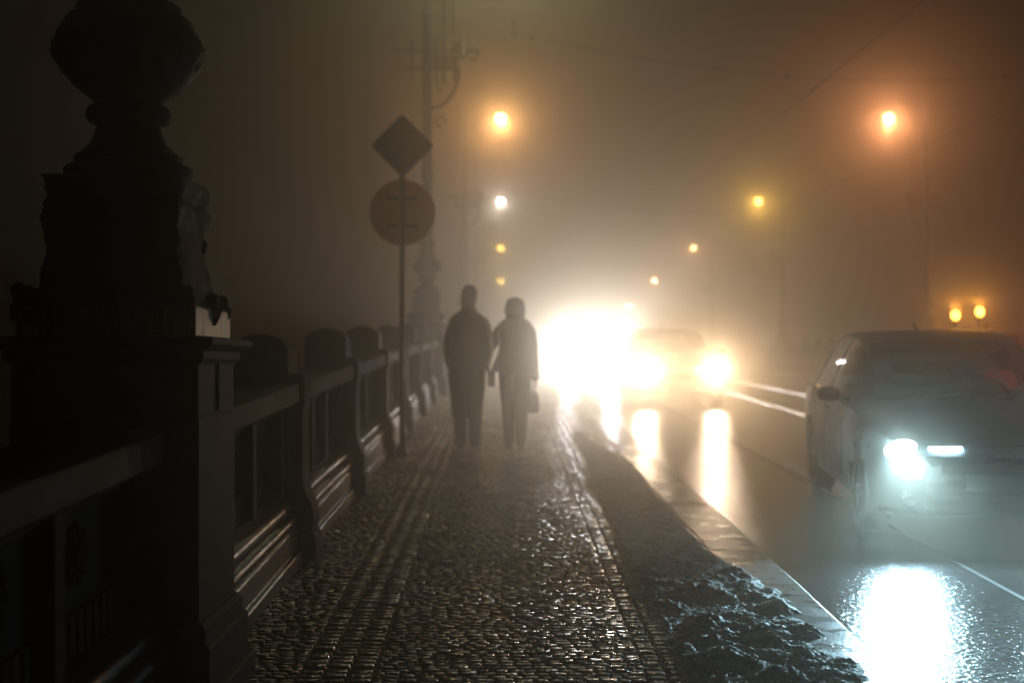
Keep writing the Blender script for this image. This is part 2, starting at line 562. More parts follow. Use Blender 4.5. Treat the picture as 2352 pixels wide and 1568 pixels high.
def smooth_profile(P, n=6):
    P = [P[0]] + list(P) + [P[-1]]; out = []
    for i in range(1, len(P)-2):
        p0, p1, p2, p3 = [np.array(q) for q in P[i-1:i+3]]
        for k in range(n):
            t = k/n
            out.append(tuple(.5*((2*p1)+(-p0+p2)*t+(2*p0-5*p1+4*p2-p3)*t*t+(-p0+3*p1-3*p2+p3)*t**3)))
    out.append(P[-1]); return out

def make_lamp_post():
    root = empty("street_lamp")
    # lower body
    mb = MB()
    square_rings(mb, [(.43,-.05),(.43,.10),(.425,.115),(.405,.12),(.405,.27),(.40,.285),(.385,.29),(.385,.345),(.365,.365)], 2)
    square_rings(mb, [(.355,.36),(.355,1.13),(.345,1.15)], 2)
    square_rings(mb, [(.352,1.146),(.352,1.345)], 2)
    for sx in (-1,1):
        mb.box(sx*.34-.02, sx*.34+.022, -.006, .006, 1.15, 1.345)
    # cornice
    square_rings(mb, [(.36,1.335),(.375,1.355),(.375,1.385),(.40,1.395),(.42,1.41),(.42,1.43),(.41,1.438),(.36,1.442)], 2)
    mb.build("pedestal", STONE, root)
    # block carrying the bell-shaped socle
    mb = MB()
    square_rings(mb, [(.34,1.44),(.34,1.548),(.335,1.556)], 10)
    mb.build("plinth_block", STONE_LIT, root)
    def leaf(x, y, z, hw):
        c = min(abs(x), abs(y))/max(abs(x), abs(y), 1e-6)
        v = mnoise.noise(Vector((x*14, y*14, z*14)))*.010
        return v*(1+2*c) + .018*c*max(0, math.sin(z*31))*(.4)
    mb = MB()
    prof = [(.33,1.554),(.331,1.57),(.318,1.588),(.29,1.61),(.278,1.625),(.268,1.674),(.256,1.757),(.25,1.867),(.262,1.90),(.262,1.95),(.246,1.97),(.244,1.985),(.262,2.01),(.266,2.05),(.262,2.06)]
    square_rings(mb, fine(prof, 3), 10, wob=leaf)
    # acanthus clusters hanging on the corners
    for sx in (-1,1):
        for sy in (-1,1):
            for k in range(16):
                z = 1.50 + k*.0065
                mb.ball((sx*.308+random.uniform(-.03,.015), sy*.308+random.uniform(-.03,.015), 1.545+random.uniform(-.03,.07)), random.uniform(.022,.036), n=10, wob=.1)
            for k in range(14):
                z = random.uniform(1.64, 1.96); q = .252 if z < 1.7 else .236
                mb.ball((sx*q+random.uniform(-.01,.01), sy*q+random.uniform(-.01,.01), z), random.uniform(.016,.026), n=10, wob=.1)
        # pendant leaf on each face
        for k in range(14):
            t = k/13
            mb.ball((sx*(.335+.01*math.sin(t*PI)), random.uniform(-.03,.03)*(1-t), 1.585-.085*t), .03*(1-.7*t)+.006, n=8, wob=.25)
    mb.build("bell_socle", STONE, root, smooth=True, angle=50)
    # urn
    def ornament(a, z, r):
        k = max(0, 1-abs(z-2.575)/.10)**.6
        return k*(.009*abs(math.sin(a*9)) + .020*mnoise.noise(Vector((math.cos(a)*9, math.sin(a)*9, z*22))))
    mb = MB()
    prof = [(.22,2.058),(.242,2.066),(.252,2.09),(.248,2.115),(.225,2.128),(.213,2.133),(.214,2.155),(.205,2.164),(.175,2.185),(.150,2.215),(.134,2.25),(.126,2.28),(.135,2.29),(.160,2.302),(.168,2.328),(.158,2.355),(.134,2.372),(.150,2.392),(.203,2.432),(.243,2.476),(.275,2.528),(.290,2.575),(.284,2.615),(.262,2.668),(.238,2.711),(.205,2.725),(.204,2.76),(.165,2.775),(.150,2.80)]
    mb.lathe(smooth_profile(prof, 6), n=84, wob=ornament)
    mb.build("urn", STONE, root, smooth=True, angle=50)
    # mast
    mb = MB()
    mb.lathe([(.15,2.79),(.155,2.86),(.125,2.92),(.13,2.98),(.155,3.03),(.155,3.08),(.12,3.12),(.112,3.3),(.135,3.36),(.14,3.42),(.12,3.48),(.105,3.6),(.098,6.0),(.09,10.6),(.11,10.64),(.11,10.72),(.05,10.8),(.02,11.0)], n=20)
    for z in (4.4, 5.75, 7.6): mb.lathe([(.10,z-.05),(.125,z-.03),(.125,z+.03),(.10,z+.05)], n=20)
    mb.build("mast", IRON, root, smooth=True, angle=40)
    # ladder rests and scroll bracket (road side is +x)
    mb = MB()
    for z, xl, xr in ((6.9,-.66,1.03),(6.55,-.45,.62)):
        mb.tube([(xl,0,z),(xr,0,z)], .034)
        mb.ball((xl,0,z), .035); mb.ball((xr,0,z), .045)
        mb.tube([(-.30,0,z-.16),(-.30,0,z+.16)], .024); mb.ball((-.30,0,z+.17), .03); mb.ball((-.30,0,z-.17), .03)
    mb.tube([(.05,0,7.14),(.72,0,7.14)], .034); mb.tube([(.05,0,6.74),(.80,0,6.74)], .024); mb.tube([(.05,0,6.64),(.66,0,6.64)], .02)
    for q in range(6): mb.tube([(.10+.09*q,0,6.58),(.16+.09*q,0,6.72),(.10+.09*q,0,6.86)], .014)
    for x in (.18,.34,.56): 
        mb.tube([(x,0,6.40),(x,0,7.14)], .030); mb.ball((x,0,6.34), .05)
    mb.tube([(0,-.45,6.72),(0,.45,6.72)], .024); mb.tube([(.34,-.25,6.72),(.34,.25,6.72)], .022)
    mb.build("cross_bar", IRON, root, smooth=True)
    mb = MB()
    arc = [(.08+.55*math.sin(t), 0, 6.50-.74*(1-math.cos(t))*1.0) for t in np.linspace(PI*.5, 0.02, 4)]
    arc = [(.08+.56*math.cos(t), 0, 6.55-.80*math.sin(t)) for t in np.linspace(0, PI/2, 14)]
    mb.tube(arc, .04)
    sp = [(.24+(.14-.018*t)*math.cos(t), 0, 5.45+(.14-.018*t)*math.sin(t)) for t in np.linspace(0, 6.4, 26)]
    mb.tube(sp, .018)
    sp = [(.28+(.15-.02*t)*math.cos(t), 0, 6.17+(.15-.02*t)*math.sin(t)) for t in np.linspace(0, 6.4, 26)]
    mb.tube(sp, .018)
    mb.tube([(.64,0,6.9),(.86,0,7.02),(1.02,0,6.84),(.98,0,6.70),(.86,0,6.74)], .022)
    mb.tube([(.34,0,6.9),(.34,0,9.3),(.5,0,9.9)], .02); mb.tube([(.52,0,7.1),(.52,0,8.9),(.9,0,9.95)], .02)
    mb.tube([(.50,0,6.9),(.72,0,7.1),(.66,0,6.72),(.80,0,6.88)], .06)
    mb.build("scroll_bracket", IRON, root, smooth=True)
    # lamp arm
    mb = MB()
    mb.tube([(0,0,10.2),(.4,0,10.55),(.9,0,10.72),(1.25,0,10.68),(1.49,0,10.5)], .035)
    mb.tube([(0,0,9.6),(.5,0,9.9),(.9,0,10.3),(.95,0,10.7)], .022)
    mb.build("lamp_arm", IRON, root, smooth=True)
    return root
def lantern(parent, hue, power, bright):
    mb = MB()
    mb.lathe([(.03,10.50),(.05,10.46),(.06,10.40),(.12,10.34),(.16,10.30),(.16,10.27)], c=(1.487,0), n=20)
    hood = mb.build("lantern", IRON, parent, smooth=True, angle=40)
    mb = MB(); mb.ball((1.487,0,10.13), .19, .19, .17, n=20)
    mb.build("globe", emission("lamp_glow_%s_%d" % (hue[0], bright), hue[1], bright*GLOBE_K), hood, smooth=True)
    light("lamp_light", 'POINT', (1.487,0,9.93), hue[1], power*LAMP_K, hood, radius=.12)
HUES = {
 'green':  ('greenish', (.95,1.0,.66)),
 'orange': ('orange', (1.0,.53,.21)),
 'white':  ('white', (1.0,.96,.95)),
 'yellow': ('yellow', (1.0,.61,.11)),
 'warm':   ('warm', (1.0,.57,.24)),
 'salmon': ('salmon', (1.0,.42,.19)),
}
LAMPS = [ # side, y, hue, label, power, bright
 (1, 28.6,'green', "tall lamp post with scroll brackets on an urn pedestal, behind the round sign", 1900, 40),
 (1, 57.9,'orange',"lamp glowing orange, highest of the left column of fogged lamps", 3000, 120),
 (1, 87.2,'white', "lamp glowing cold white, second from the top in the left column", 1700, 120),
 (1,116.5,'yellow',"small yellow lamp, third from the top in the left column", 700, 120),
 (1,145.8,'yellow',"faint yellow lamp lowest in the left column, just above the woman's head", 500, 260),
 (-1,57.9,'salmon',"lamp glowing salmon pink, highest on the right side of the road", 3600, 130),
 (-1,87.2,'yellow',"lamp glowing yellow, second from the right across the road", 3000, 110),
 (-1,116.5,'warm',"pale warm lamp, third from the right across the road", 1300, 150),
 (-1,145.8,'warm',"small warm lamp fourth from the right across the road", 1100, 480),
 (-1,175.1,'white',"tiniest pale lamp of the right row, just above the brightest glare", 900, 650),
]
proto = make_lamp_post()
proto.location = (-1.487, PED_Y[0], g(PED_Y[0]))
proto.name = "lamp_pedestal"
tag(proto, "nearest black carved stone pedestal with a big urn, filling the left foreground", "pedestal", "urn pedestals along the parapets")
for a in [o for o in proto.children if o.name.startswith(("lamp_arm",))]: bpy.data.objects.remove(a)
def full_post():
    c = copy_tree(proto); c.name = "street_lamp"
    mb = MB()
    mb.tube([(0,0,10.2),(.4,0,10.55),(.9,0,10.72),(1.25,0,10.68),(1.49,0,10.5)], .035)
    mb.tube([(0,0,9.6),(.5,0,9.9),(.9,0,10.3),(.95,0,10.7)], .022)
    mb.build("lamp_arm", IRON, c, smooth=True)
    return c
for s, y, hue, label, power, bright in LAMPS:
    c = full_post()
    c.location = (-1.487 if s > 0 else 15.8+1.487, y, g(y)); c.rotation_euler.z = 0 if s > 0 else PI
    tag(c, label, "street lamp", "street lamps along the bridge")
    lantern(c, HUES[hue], power, bright)

# ------------------------------------------------------------------ road sign seen from behind
sy = 15.5
sg = empty("road_sign", (-1.075, sy, g(sy)), label="back of a diamond sign over a round sign on one thin pole", cat="road sign")
mb = MB(); mb.lathe([(.030,-.02),(.030,(1.56 + (832-318)/211.0) - g(sy))], n=16); mb.lathe([(.07,-.02),(.07,.03),(.035,.10)], n=16); mb.build("pole", IRON, sg, smooth=True, angle=40)
def rounded(pts, r, n=5):
    out = []; k = len(pts)
    for i in range(k):
        p = Vector(pts[i]); a = (Vector(pts[i-1])-p).normalized(); b = (Vector(pts[(i+1)%k])-p).normalized()
        for t in np.linspace(0, 1, n): 
            q = p + a*r*(1-t)**2 + b*r*t**2
            out.append((q.x, q.y))
    return out
dr = .35
cz = (1.56 + (832-333)/211.0) - g(sy)
pts = rounded([(0,-dr),(dr,0),(0,dr),(-dr,0)], .05)
SB1 = mat("dark_sign_back", (.10,.085,.07), .55, metal=.2, noise_scale=8, var=.25)
# plates face oncoming traffic (+y side): mount them on the far side of the pole
def plate(name, outline, zc, m_):
    mb = MB(); mb.loft([[(x, yy, zc+z) for x, z in outline] for yy in (.046,.049)])
    p = mb.build(name, m_, sg)
    mb = MB()
    for dz in (.15, -.15):
        mb.box(-.17,.17,.030,.0455,zc+dz-.016,zc+dz+.016)
        mb.tube([(-.05,-.034,zc+dz),(.05,-.034,zc+dz)], .008); mb.ball((0,-.036,zc+dz), .014, n=8)
    mb.build("clamp", IRON, p)
    return p
plate("diamond_plate", pts, cz, SB1)
rc = (1.56 + (832-487)/211.0) - g(sy)
circ = [(.36*math.cos(t), .36*math.sin(t)) for t in np.linspace(0, 2*PI, 48, endpoint=False)]
SB2 = mat("brown_sign_back", (.30,.17,.09), .5, noise_scale=6, var=.2)
def translucent_sheet():
    m_ = bpy.data.materials.new("thin_sign_sheet"); m_.use_nodes = True
    n = m_.node_tree.nodes; l = m_.node_tree.links; b = n["Principled BSDF"]
    b.inputs["Base Color"].default_value = (.16,.11,.07,1); b.inputs["Roughness"].default_value = .5
    tr = n.new("ShaderNodeBsdfTranslucent"); tr.inputs[0].default_value = (.5,.29,.11,1)
    mx = n.new("ShaderNodeMixShader"); mx.inputs[0].default_value = .6
    o = n["Material Output"]
    l.new(b.outputs[0], mx.inputs[1]); l.new(tr.outputs[0], mx.inputs[2]); l.new(mx.outputs[0], o.inputs[0])
    return m_
plate("round_plate", circ, rc, translucent_sheet())

# ------------------------------------------------------------------ cars
def interp(xs, ys_, x):
    """monotone cubic through control points"""
    xs = np.asarray(xs, float); ys_ = np.asarray(ys_, float)
    h = np.diff(xs); dlt = np.diff(ys_)/h
    mm = np.zeros_like(ys_)
    mm[0], mm[-1] = dlt[0], dlt[-1]
    for i in range(1, len(xs)-1):
        if dlt[i-1]*dlt[i] <= 0: mm[i] = 0
        else:
            w1 = 2*h[i]+h[i-1]; w2 = h[i]+2*h[i-1]
            mm[i] = (w1+w2)/(w1/dlt[i-1]+w2/dlt[i])
    i = int(np.clip(np.searchsorted(xs, x)-1, 0, len(h)-1)); t = (x-xs[i])/h[i]
    return (2*t**3-3*t**2+1)*ys_[i] + (t**3-2*t**2+t)*h[i]*mm[i] + (-2*t**3+3*t**2)*ys_[i+1] + (t**3-t**2)*h[i]*mm[i+1]

def make_car(paint, beam=None, beam_power=0, lens_strength=0, L=4.25, W=1.76, roof=1.43, tail=False, spot=(70,.5,-5), label="", cat="car", group="cars", flank="hatch"):
    root = empty("parked_car" if False else "car", label=label, cat=cat, group=group)
    hw = W/2
    #            y    zlow  zbelt  ztop   wlow   wbelt  wtop
    S = [(0.00, .34, .56, .60, .62, .60, .42),
         (0.06, .24, .66, .70, .76, .74, .60),
         (0.20, .20, .73, .77, .84, .82, .68),
         (0.50, .19, .80, .85, .97, .93, .76),
         (0.95, .19, .86, .92, 1.0, .955,.78),
         (1.15, .19, .885,.955,1.0, .96, .775),
         (1.50, .19, .90, 1.155,1.0,.962,.755),
         (1.90, .19, .915,1.36,1.0, .965,.73),
         (2.30, .19, .925,1.425,1.0,.965,.715),
         (2.90, .19, .94, 1.43,1.0, .965,.71),
         (3.50, .19, .96, 1.39,1.0, .955,.69),
         (3.85, .20, .97, 1.30,.98, .93, .66),
         (4.10, .22, .97, 1.02,.94, .89, .64),
         (4.20, .26, .88, .93, .88, .84, .60),
         (4.25, .36, .72, .76, .78, .74, .52)]
    A = np.array(S); A[:,0] *= L/4.25; A[:,3] = np.where(A[:,3]>1.0, .97+(A[:,3]-.97)*(roof-.97)/(1.43-.97), A[:,3])
    st = np.unique(np.concatenate([A[:,0], np.arange(0, L, .045)]))
    def section(y):
        zl, zb, zt, wl, wb, wt = [float(interp(A[:,0], A[:,k], y)) for k in range(1,7)]
        wl*=hw; wb*=hw; wt*=hw
        P = [(0,zl),(.5*wl,zl),(.86*wl,zl),(.965*wl,zl+.06),(.99*wl,zl+.16),(wl,zl+.30),(1.0*wl,zl+.6*(zb-zl)),(.99*wl,zb-.10),(wb+.006,zb-.04),(wb,zb)]
        for t in (.25,.5,.75): 
            P.append((wb+(wt-wb)*t+.02*math.sin(PI*t)*(zt-zb), zb+(zt-.055*min(1,(zt-zb)/.3)-zb)*t))
        P += [(wt, zt-.055*min(1,(zt-zb)/.3)),(wt*.95, zt-.028*min(1,(zt-zb)/.3)),(.85*wt, zt-.012),(.5*wt, zt),(0, zt+.006)]
        return P
    n = 18
    V = []; 
    for y in st:
        P = section(y)
        for (x,z) in P: V.append([x,y,z])
    V = np.array(V).reshape(len(st), n, 3)
    wf, wr, wrad = .80*L/4.25, 3.42*L/4.25, .355
    # snap side vertices onto the wheel-arch circle
    for cyw in (wf, wr):
        for i in range(len(st)):
            for k in range(2, 9):
                dy = V[i,k,1]-cyw; dz = V[i,k,2]-.33; d = math.hypot(dy,dz)
                if abs(d-wrad) < .035 and d > 0: V[i,k,1] = cyw+dy/d*wrad; V[i,k,2] = .33+dz/d*wrad
    parts = {"body":[], "windscreen":[], "side_window":[], "rear_window":[]}
    yc = lambda i: (st[i]+st[i+1])/2
    for i in range(len(st)-1):
        y = yc(i)/L*4.25
        for k in range(n-1):
            cz_ = V[i:i+2,k:k+2,2].mean(); cy_ = V[i:i+2,k:k+2,1].mean()
            if 2 <= k <= 7 and any(math.hypot(cy_-c, cz_-.33) < wrad-.004 for c in (wf, wr)): continue
            if k in (0,1) and any(abs(cy_-c) < wrad-.02 for c in (wf,wr)) and k==1: continue
            p = "body"
            if k >= 13 and 1.19 < y < 1.93 and k >= 14: p = "windscreen"
            elif k >= 14 and 3.62 < y < 4.08: p = "rear_window"
            elif 9 <= k <= 12 and 1.62 < y < 3.72 and not (2.42 < y < 2.52) and not (3.30 < y < 3.38): p = "side_window"
            parts[p].append((i,k))
    for pn, fl0 in parts.items():
        if not fl0: continue
        groups = [(fl0, (1,-1))]
        if pn == "side_window":
            panes = {}
            for (i,k) in fl0: panes.setdefault(0 if yc(i)/L*4.25 < 2.47 else (1 if yc(i)/L*4.25 < 3.34 else 2), []).append((i,k))
            groups = [(f_, (sd,)) for f_ in panes.values() for sd in (1,-1)]
        for fl, sides in groups:
            mb = MB(); idx = {}; v = []; f = []
            for s in sides:
                for (i,k) in fl:
                    q = []
                    for a, b in ((i,k),(i+1,k),(i+1,k+1),(i,k+1)):
                        p = V[a,b]
                        key = (a,b, 0 if p[0]==0 else s)
                        if key not in idx: idx[key] = len(v); v.append((p[0]*s, p[1], p[2]))
                        q.append(idx[key])
                    f.append(tuple(q) if s<0 else tuple(q[::-1]))
            mb.add(v, f)
            if pn == "body":
                for i in (0, len(st)-1):
                    loop = [tuple(V[i,k]) for k in range(n)] + [(-V[i,k,0],V[i,k,1],V[i,k,2]) for k in range(n-2,0,-1)]
                    mb.add(loop, [tuple(range(len(loop)))])
                mb.build("body", paint, root, smooth=True, angle=38)
            else:
                mb.build(pn, GLASS, root, smooth=True)
    mb = MB()
    for c in (wf, wr):
        for s in (-1,1):
            mb.box(min(s*.50,s*(hw-.03)) , max(s*.50,s*(hw-.03)), c-.36, c+.36, .66, .69)
            mb.box(s*.50-.01, s*.50+.01, c-.37, c+.37, .2, .68)
    mb.box(-hw+.08, hw-.08, .3, L-.3, .22, .25)
    mb.build("underbody", TRIM, root)
    # wheels
    mbt = MB(); 
    def ringx(prof, nseg=28):
        v=[]; f=[]
        for (r,x) in prof:
            for i in range(nseg):
                a=2*PI*i/nseg; v.append((x, r*math.cos(a), r*math.sin(a)))
        for j in range(len(prof)-1):
            for i in range(nseg):
                k=(i+1)%nseg; f.append((j*nseg+i,j*nseg+k,(j+1)*nseg+k,(j+1)*nseg+i))
        return v,f
    tyre = MB().add(*ringx([(.20,-.09),(.29,-.10),(.315,-.085),(.318,0),(.315,.085),(.29,.10),(.20,.09)]))
    for s in (-1,1):
        for c in (wf, wr):
            wh = bpy.data.objects.new("wheel", None); wh.location=(s*(hw-.115), c, .318); link(wh, root)
            ty = MB(); ty.v=list(tyre.v); ty.f=list(tyre.f); ty.n=tyre.n
            ty.build("tyre", RUBBER, wh, smooth=True, angle=40)
            rm = MB(); rm.add(*ringx([(.205,s*.07),(.19,s*.08),(.185,s*.03),(.05,s*.035),(.05,s*.06),(.001,s*.06)]))
            for q in range(5):
                a = 2*PI*q/5
                rm.tube([(s*.055, .04*math.cos(a), .04*math.sin(a)), (s*.065, .19*math.cos(a), .19*math.sin(a))], .022, n=6)
            rm.build("rim", RIM, wh, smooth=True, angle=40)
    # front: lamps, grille, plate
    for s in (-1,1):
        mb = MB(); mb.ball((s*(hw-.235), .15, .665), .135, .10, .075, n=16)
        hl = mb.build("headlight", emission("headlight_lens_%s" % beam[0], beam[1], lens_strength) if beam else CHROME, root, smooth=True)
        if beam:
            light("headlight_beam", 'SPOT', (s*(hw-.235), .03, .665), beam[1], beam_power, hl, radius=.05, size=spot[0], blend=spot[1], direction=(0,-1,math.tan(R(spot[2])))).scale = (1.75, 1, 1)
            mb = MB(); mb.box(min(s*.28,s*.50), max(s*.28,s*.50), .030, .050, .690, .700); mb.build("running_light", MATS["headlight_lens_%s" % beam[0]], root)
        mb = MB()
        mb.tube([(s*(hw-.06),1.52,.94),(s*(hw+.03),1.50,.955)], .018)
        mb.ball((s*(hw+.10),1.50,.985), .095,.055,.065, n=14)
        mb.build("wing_mirror", paint, root, smooth=True)
        for yh in (2.30, 3.15):
            mb = MB(); mb.tube([(s*(hw-.012),yh-.08,.83),(s*(hw+.012),yh-.06,.83),(s*(hw+.012),yh+.06,.83),(s*(hw-.012),yh+.08,.83)], .012); mb.build("door_handle", paint, root, smooth=True)
        mb = MB(); mb.ball((s*(hw-.19), L-.10, .80), .10,.09,.12, n=12)
        mb.build("tail_light", emission("tail_red",(1,.05,.03),12 if tail else .3), root, smooth=True)
        if tail: light("tail_glow", 'POINT', (s*(hw-.19), L+.08, .80), (1,.08,.05), tail, root, radius=.06)
        # rubber seals along the windows
        mb = MB(); mb.tube([(s*(hw*.968+.004), y_, float(interp(A[:,0],A[:,2],y_))+.002) for y_ in np.linspace(1.5,3.75,12)*L/4.25], .009, n=6); mb.build("window_seal", TRIM, root)
    for sd in (-1,1):
        for ys_ in (1.48, 2.47, 3.34):
            i = int(np.argmin(abs(st - ys_*L/4.25)))
            kk = range(4,13) if ys_ < 3.3 else range(7,13)
            if ys_ < 1.5: kk = range(4,10)
            mb = MB(); mb.tube([(sd*(V[i,k,0]+.001), V[i,k,1], V[i,k,2]) for k in kk], .005, n=6)
            mb.build("door_seam", TRIM, root)
        mb = MB(); mb.lathe([(.01,0),(.055,.0),(.06,.012),(.05,.02)], n=16)
        mb.v = [(sd*.62+x_, .055-z_, .36+y_) for (x_,y_,z_) in mb.v]
        mb.build("fog_lamp", CHROME, root, smooth=True, angle=40)
    mb = MB(); mb.tube([(x_, .012+.16*(abs(x_)/.8)**3, .485) for x_ in np.linspace(-.70,.70,15)], .008, n=6); mb.build("bumper_strip", TRIM, root)
    mb = MB(); mb.tube([(x_, .07+.20*(abs(x_)/.8)**3, .715) for x_ in np.linspace(-.52,.52,13)], .005, n=6); mb.build("bonnet_seam", TRIM, root)
    mb = MB(); mb.box(-.42,.42,-.004,.06,.52,.60); 
    mb.box(-.52,.52,.0,.09,.28,.40)
    for k in range(5): mb.box(-.40,.40,-.010,-.004,.528+k*.0145,.534+k*.0145)
    mb.build("grille", TRIM, root)
    mb = MB(); mb.ball((0,.0,.645), .05,.012,.03, n=14); mb.build("badge", CHROME, root, smooth=True)
    mb = MB(); mb.box(-.26,.26,-.016,-.011,.41,.52); mb.build("number_plate", PLATE, root)
    # wipers, aerial
    mb = MB()
    for x in (-.45,.05): mb.tube([(x,1.16,.965),(x+.5,1.24,1.01)], .008, n=6)
    mb.build("wiper", TRIM, root)
    mb = MB(); mb.tube([(0,3.0*L/4.25,roof-.01),(0,3.12*L/4.25,roof+.07)], [.018,.006], n=8); mb.build("aerial", TRIM, root)
    # interior
    mb = MB()
    for x in (-.37,.37):
        mb.box(x-.24,x+.24,2.15,2.7,.42,.56,ch=.05); mb.box(x-.23,x+.23,2.62,2.76,.5,1.02,ch=.05); mb.box(x-.11,x+.11,2.66,2.75,1.06,1.22,ch=.04)
        mb.tube([(x-.05,2.70,1.0),(x-.05,2.70,1.1)],.008); mb.tube([(x+.05,2.70,1.0),(x+.05,2.70,1.1)],.008)
    mb.box(-.6,.6,3.2,3.35,.45,.98,ch=.05); mb.box(-.72,.72,1.35,1.75,.6,.86,ch=.06)
    mb.build("seats", SEATFAB, root)
    mb = MB(); mb.tube([(.37+.17*math.cos(t),1.92+.05*math.sin(t),.92+.17*math.sin(t)) for t in np.linspace(0,2*PI,20)], .014); mb.build("steering_wheel", TRIM, root)
    mb = MB(); mb.box(-.12,.12,1.86,1.885,1.235,1.295,ch=.008); mb.tube([(0,1.87,1.29),(0,1.80,1.33)],.01); mb.build("rear_view_mirror", CHROME, root)
    return root
def place(o, x, y, yaw=0):
    """front bumper centre at (x, y), nose towards the camera; yaw turns it"""
    slope = math.atan(.04-.000572*y)
    o.rotation_euler = (slope, 0, yaw); o.location = (x, y, g(y)-KERB_H)

SILVER = mat("grey_car_paint", (.17,.18,.178), .55, spec=.15, noise_scale=2, var=.08)
MATTEP = mat("dusty_dark_paint", (.03,.03,.03), .75, spec=.15, noise_scale=2, var=.08)
DARKP  = mat("dark_car_paint", (.03,.03,.033), .35, noise_scale=2, var=.08)
WHITEP = mat("white_car_paint", (.5,.5,.5), .3, noise_scale=2, var=.05)
COOL = ("cool", (.50,.83,1.0)); WARM = ("warm", (1.0,.74,.50)); PALE = ("pale", (.97,.98,1.0))

c1 = make_car(SILVER, COOL, 900, 75, roof=1.47, label="grey hatchback with one cold white headlight in view, nearest car on the road", group="cars on the bridge road", spot=(60,1,-24))
place(c1, 2.58+.87, 9.75, R(-5))
c3 = make_car(DARKP, WARM, 270, 25, label="dark car behind two round warm headlights, coming on in the middle of the picture", group="cars on the bridge road", W=1.74, spot=(60,.9,-6))
place(c3, 3.28, 25.9, R(0))
c4 = make_car(WHITEP, PALE, 1200, 30, label="farther car lost in its own white headlight glare, right of the walking woman", group="cars on the bridge road", spot=(54,1,-3))
place(c4, 2.75, 44, R(0))
# taxi going away, only its roof beacons show over the near car
c5 = make_car(MATTEP, None, 0, 0, L=4.4, roof=1.45, tail=25, label="dark car with two amber roof beacons, half hidden behind the grey hatchback", group="cars on the bridge road")
c5.rotation_euler = (-math.atan(.03), 0, PI); c5.location = (6.55, 22.4, g(22.4)-KERB_H)
AMBER = emission("amber_beacon", (1.0,.42,.05), 14)
for s, h in ((1, .19),(-1,.24)):
    mb = MB(); mb.lathe([(.03,1.42),(.03,1.44+h-.08),(.055,1.44+h-.07)], c=(s*.17,2.4), n=14)
    b_ = mb.build("roof_beacon", TRIM, c5, smooth=True, angle=40)
    mb = MB(); mb.ball((s*.17,2.4,1.44+h), .062,.062,.07, n=14); mb.build("beacon_lens", AMBER, b_, smooth=True)
    light("beacon_light", 'POINT', (s*.17,2.4,1.44+h+.12), (1,.42,.06), 12, b_, radius=.06)

# ------------------------------------------------------------------ people
def ring(cx, cy_, z, rx, ry, n=20, sq=2.0):
    out = []
    for i in range(n):
        a = 2*PI*i/n; c, s_ = math.cos(a), math.sin(a)
        out.append((cx+rx*math.copysign(abs(c)**(2/sq), c), cy_+ry*math.copysign(abs(s_)**(2/sq), s_), z))
    return out
def skin_mesh(name, nodes, edges, material, parent, levels=2):
    me = bpy.data.meshes.new(name)
    me.from_pydata([n_[0] for n_ in nodes], edges, [])
    o = bpy.data.objects.new(name, me); link(o, parent)
    sm = o.modifiers.new("skin", 'SKIN'); sm.use_smooth_shade = True
    for i, n_ in enumerate(nodes):
        d = me.skin_vertices[0].data[i]; r = n_[1]
        d.radius = (r, r) if not isinstance(r, tuple) else r
        d.use_root = (i == 0)
    sb = o.modifiers.new("sub", 'SUBSURF'); sb.levels = levels; sb.render_levels = levels
    me.materials.append(material)
    return o
SKIN = mat("skin", (.42,.27,.20), .5, noise_scale=30, var=.1)
HAIR_D = mat("dark_hair", (.03,.022,.016), .55, noise_scale=60, var=.4, bump=.004, bump_scale=120)
HAIR_B = mat("brown_hair", (.07,.045,.03), .6, noise_scale=60, var=.4, bump=.004, bump_scale=120)
COAT_D = mat("dark_wool_coat", (.03,.028,.026), .85, noise_scale=40, var=.3, bump=.003, bump_scale=90)
COAT_B = mat("brown_wool_coat", (.08,.06,.05), .85, noise_scale=40, var=.3, bump=.003, bump_scale=90)
TROUS  = mat("dark_trousers", (.03,.028,.028), .85, noise_scale=40, var=.3)
LEATH  = mat("black_leather", (.02,.018,.017), .4, noise_scale=30, var=.2, bump=.001)

def hand(name, c, parent, s=1, curl=.5, down=True, holding=False):
    """palm and five fingers hanging down from the wrist c"""
    cx, cy_, cz_ = c
    nodes = [((cx,cy_,cz_), .022), ((cx,cy_,cz_-.05), (.026,.018)), ((cx,cy_,cz_-.085), (.028,.016))]
    edges = [(0,1),(1,2)]
    o = skin_mesh(name, nodes, edges, SKIN, parent, 1)
    for k in range(4):
        yy = cy_ - .030 + k*.020; Lf = (.060,.072,.068,.052)[k]
        z0 = cz_-.09
        pts = [(cx,yy,z0),(cx - s*.012*curl, yy, z0-Lf*.45),(cx - s*.035*curl, yy, z0-Lf*.75),(cx - s*.055*curl, yy, z0-Lf*(.9-.3*curl))]
        mb = MB(); mb.tube(pts, [.0095,.009,.008,.006], n=8); mb.build("finger", SKIN, o, smooth=True)
    mb = MB(); mb.tube([(cx,cy_-.028,cz_-.045),(cx-s*.012,cy_-.050,cz_-.075),(cx-s*.03,cy_-.050,cz_-.10)], [.012,.010,.007], n=8); mb.build("thumb", SKIN, o, smooth=True)
    return o

def head(body_parent, z, x, turn, hair_mat, style, scale=1.0):
    """head with face turned by `turn` (0 = looking away along +y)"""
    rt = Matrix.Rotation(turn, 4, 'Z')
    def T(p): 
        q = rt @ Vector((p[0]*scale, p[1]*scale, p[2]*scale)); return (x+q.x, q.y, z+q.z)
    # face at +y
    prof = [(-.115,.030,.035,.045),(-.10,.045,.055,.035),(-.07,.060,.078,.015),(-.03,.070,.092,.005),(.02,.076,.098,-.003),(.07,.074,.094,-.008),(.10,.060,.076,-.010),(.12,.035,.045,-.012)]
    return T, prof

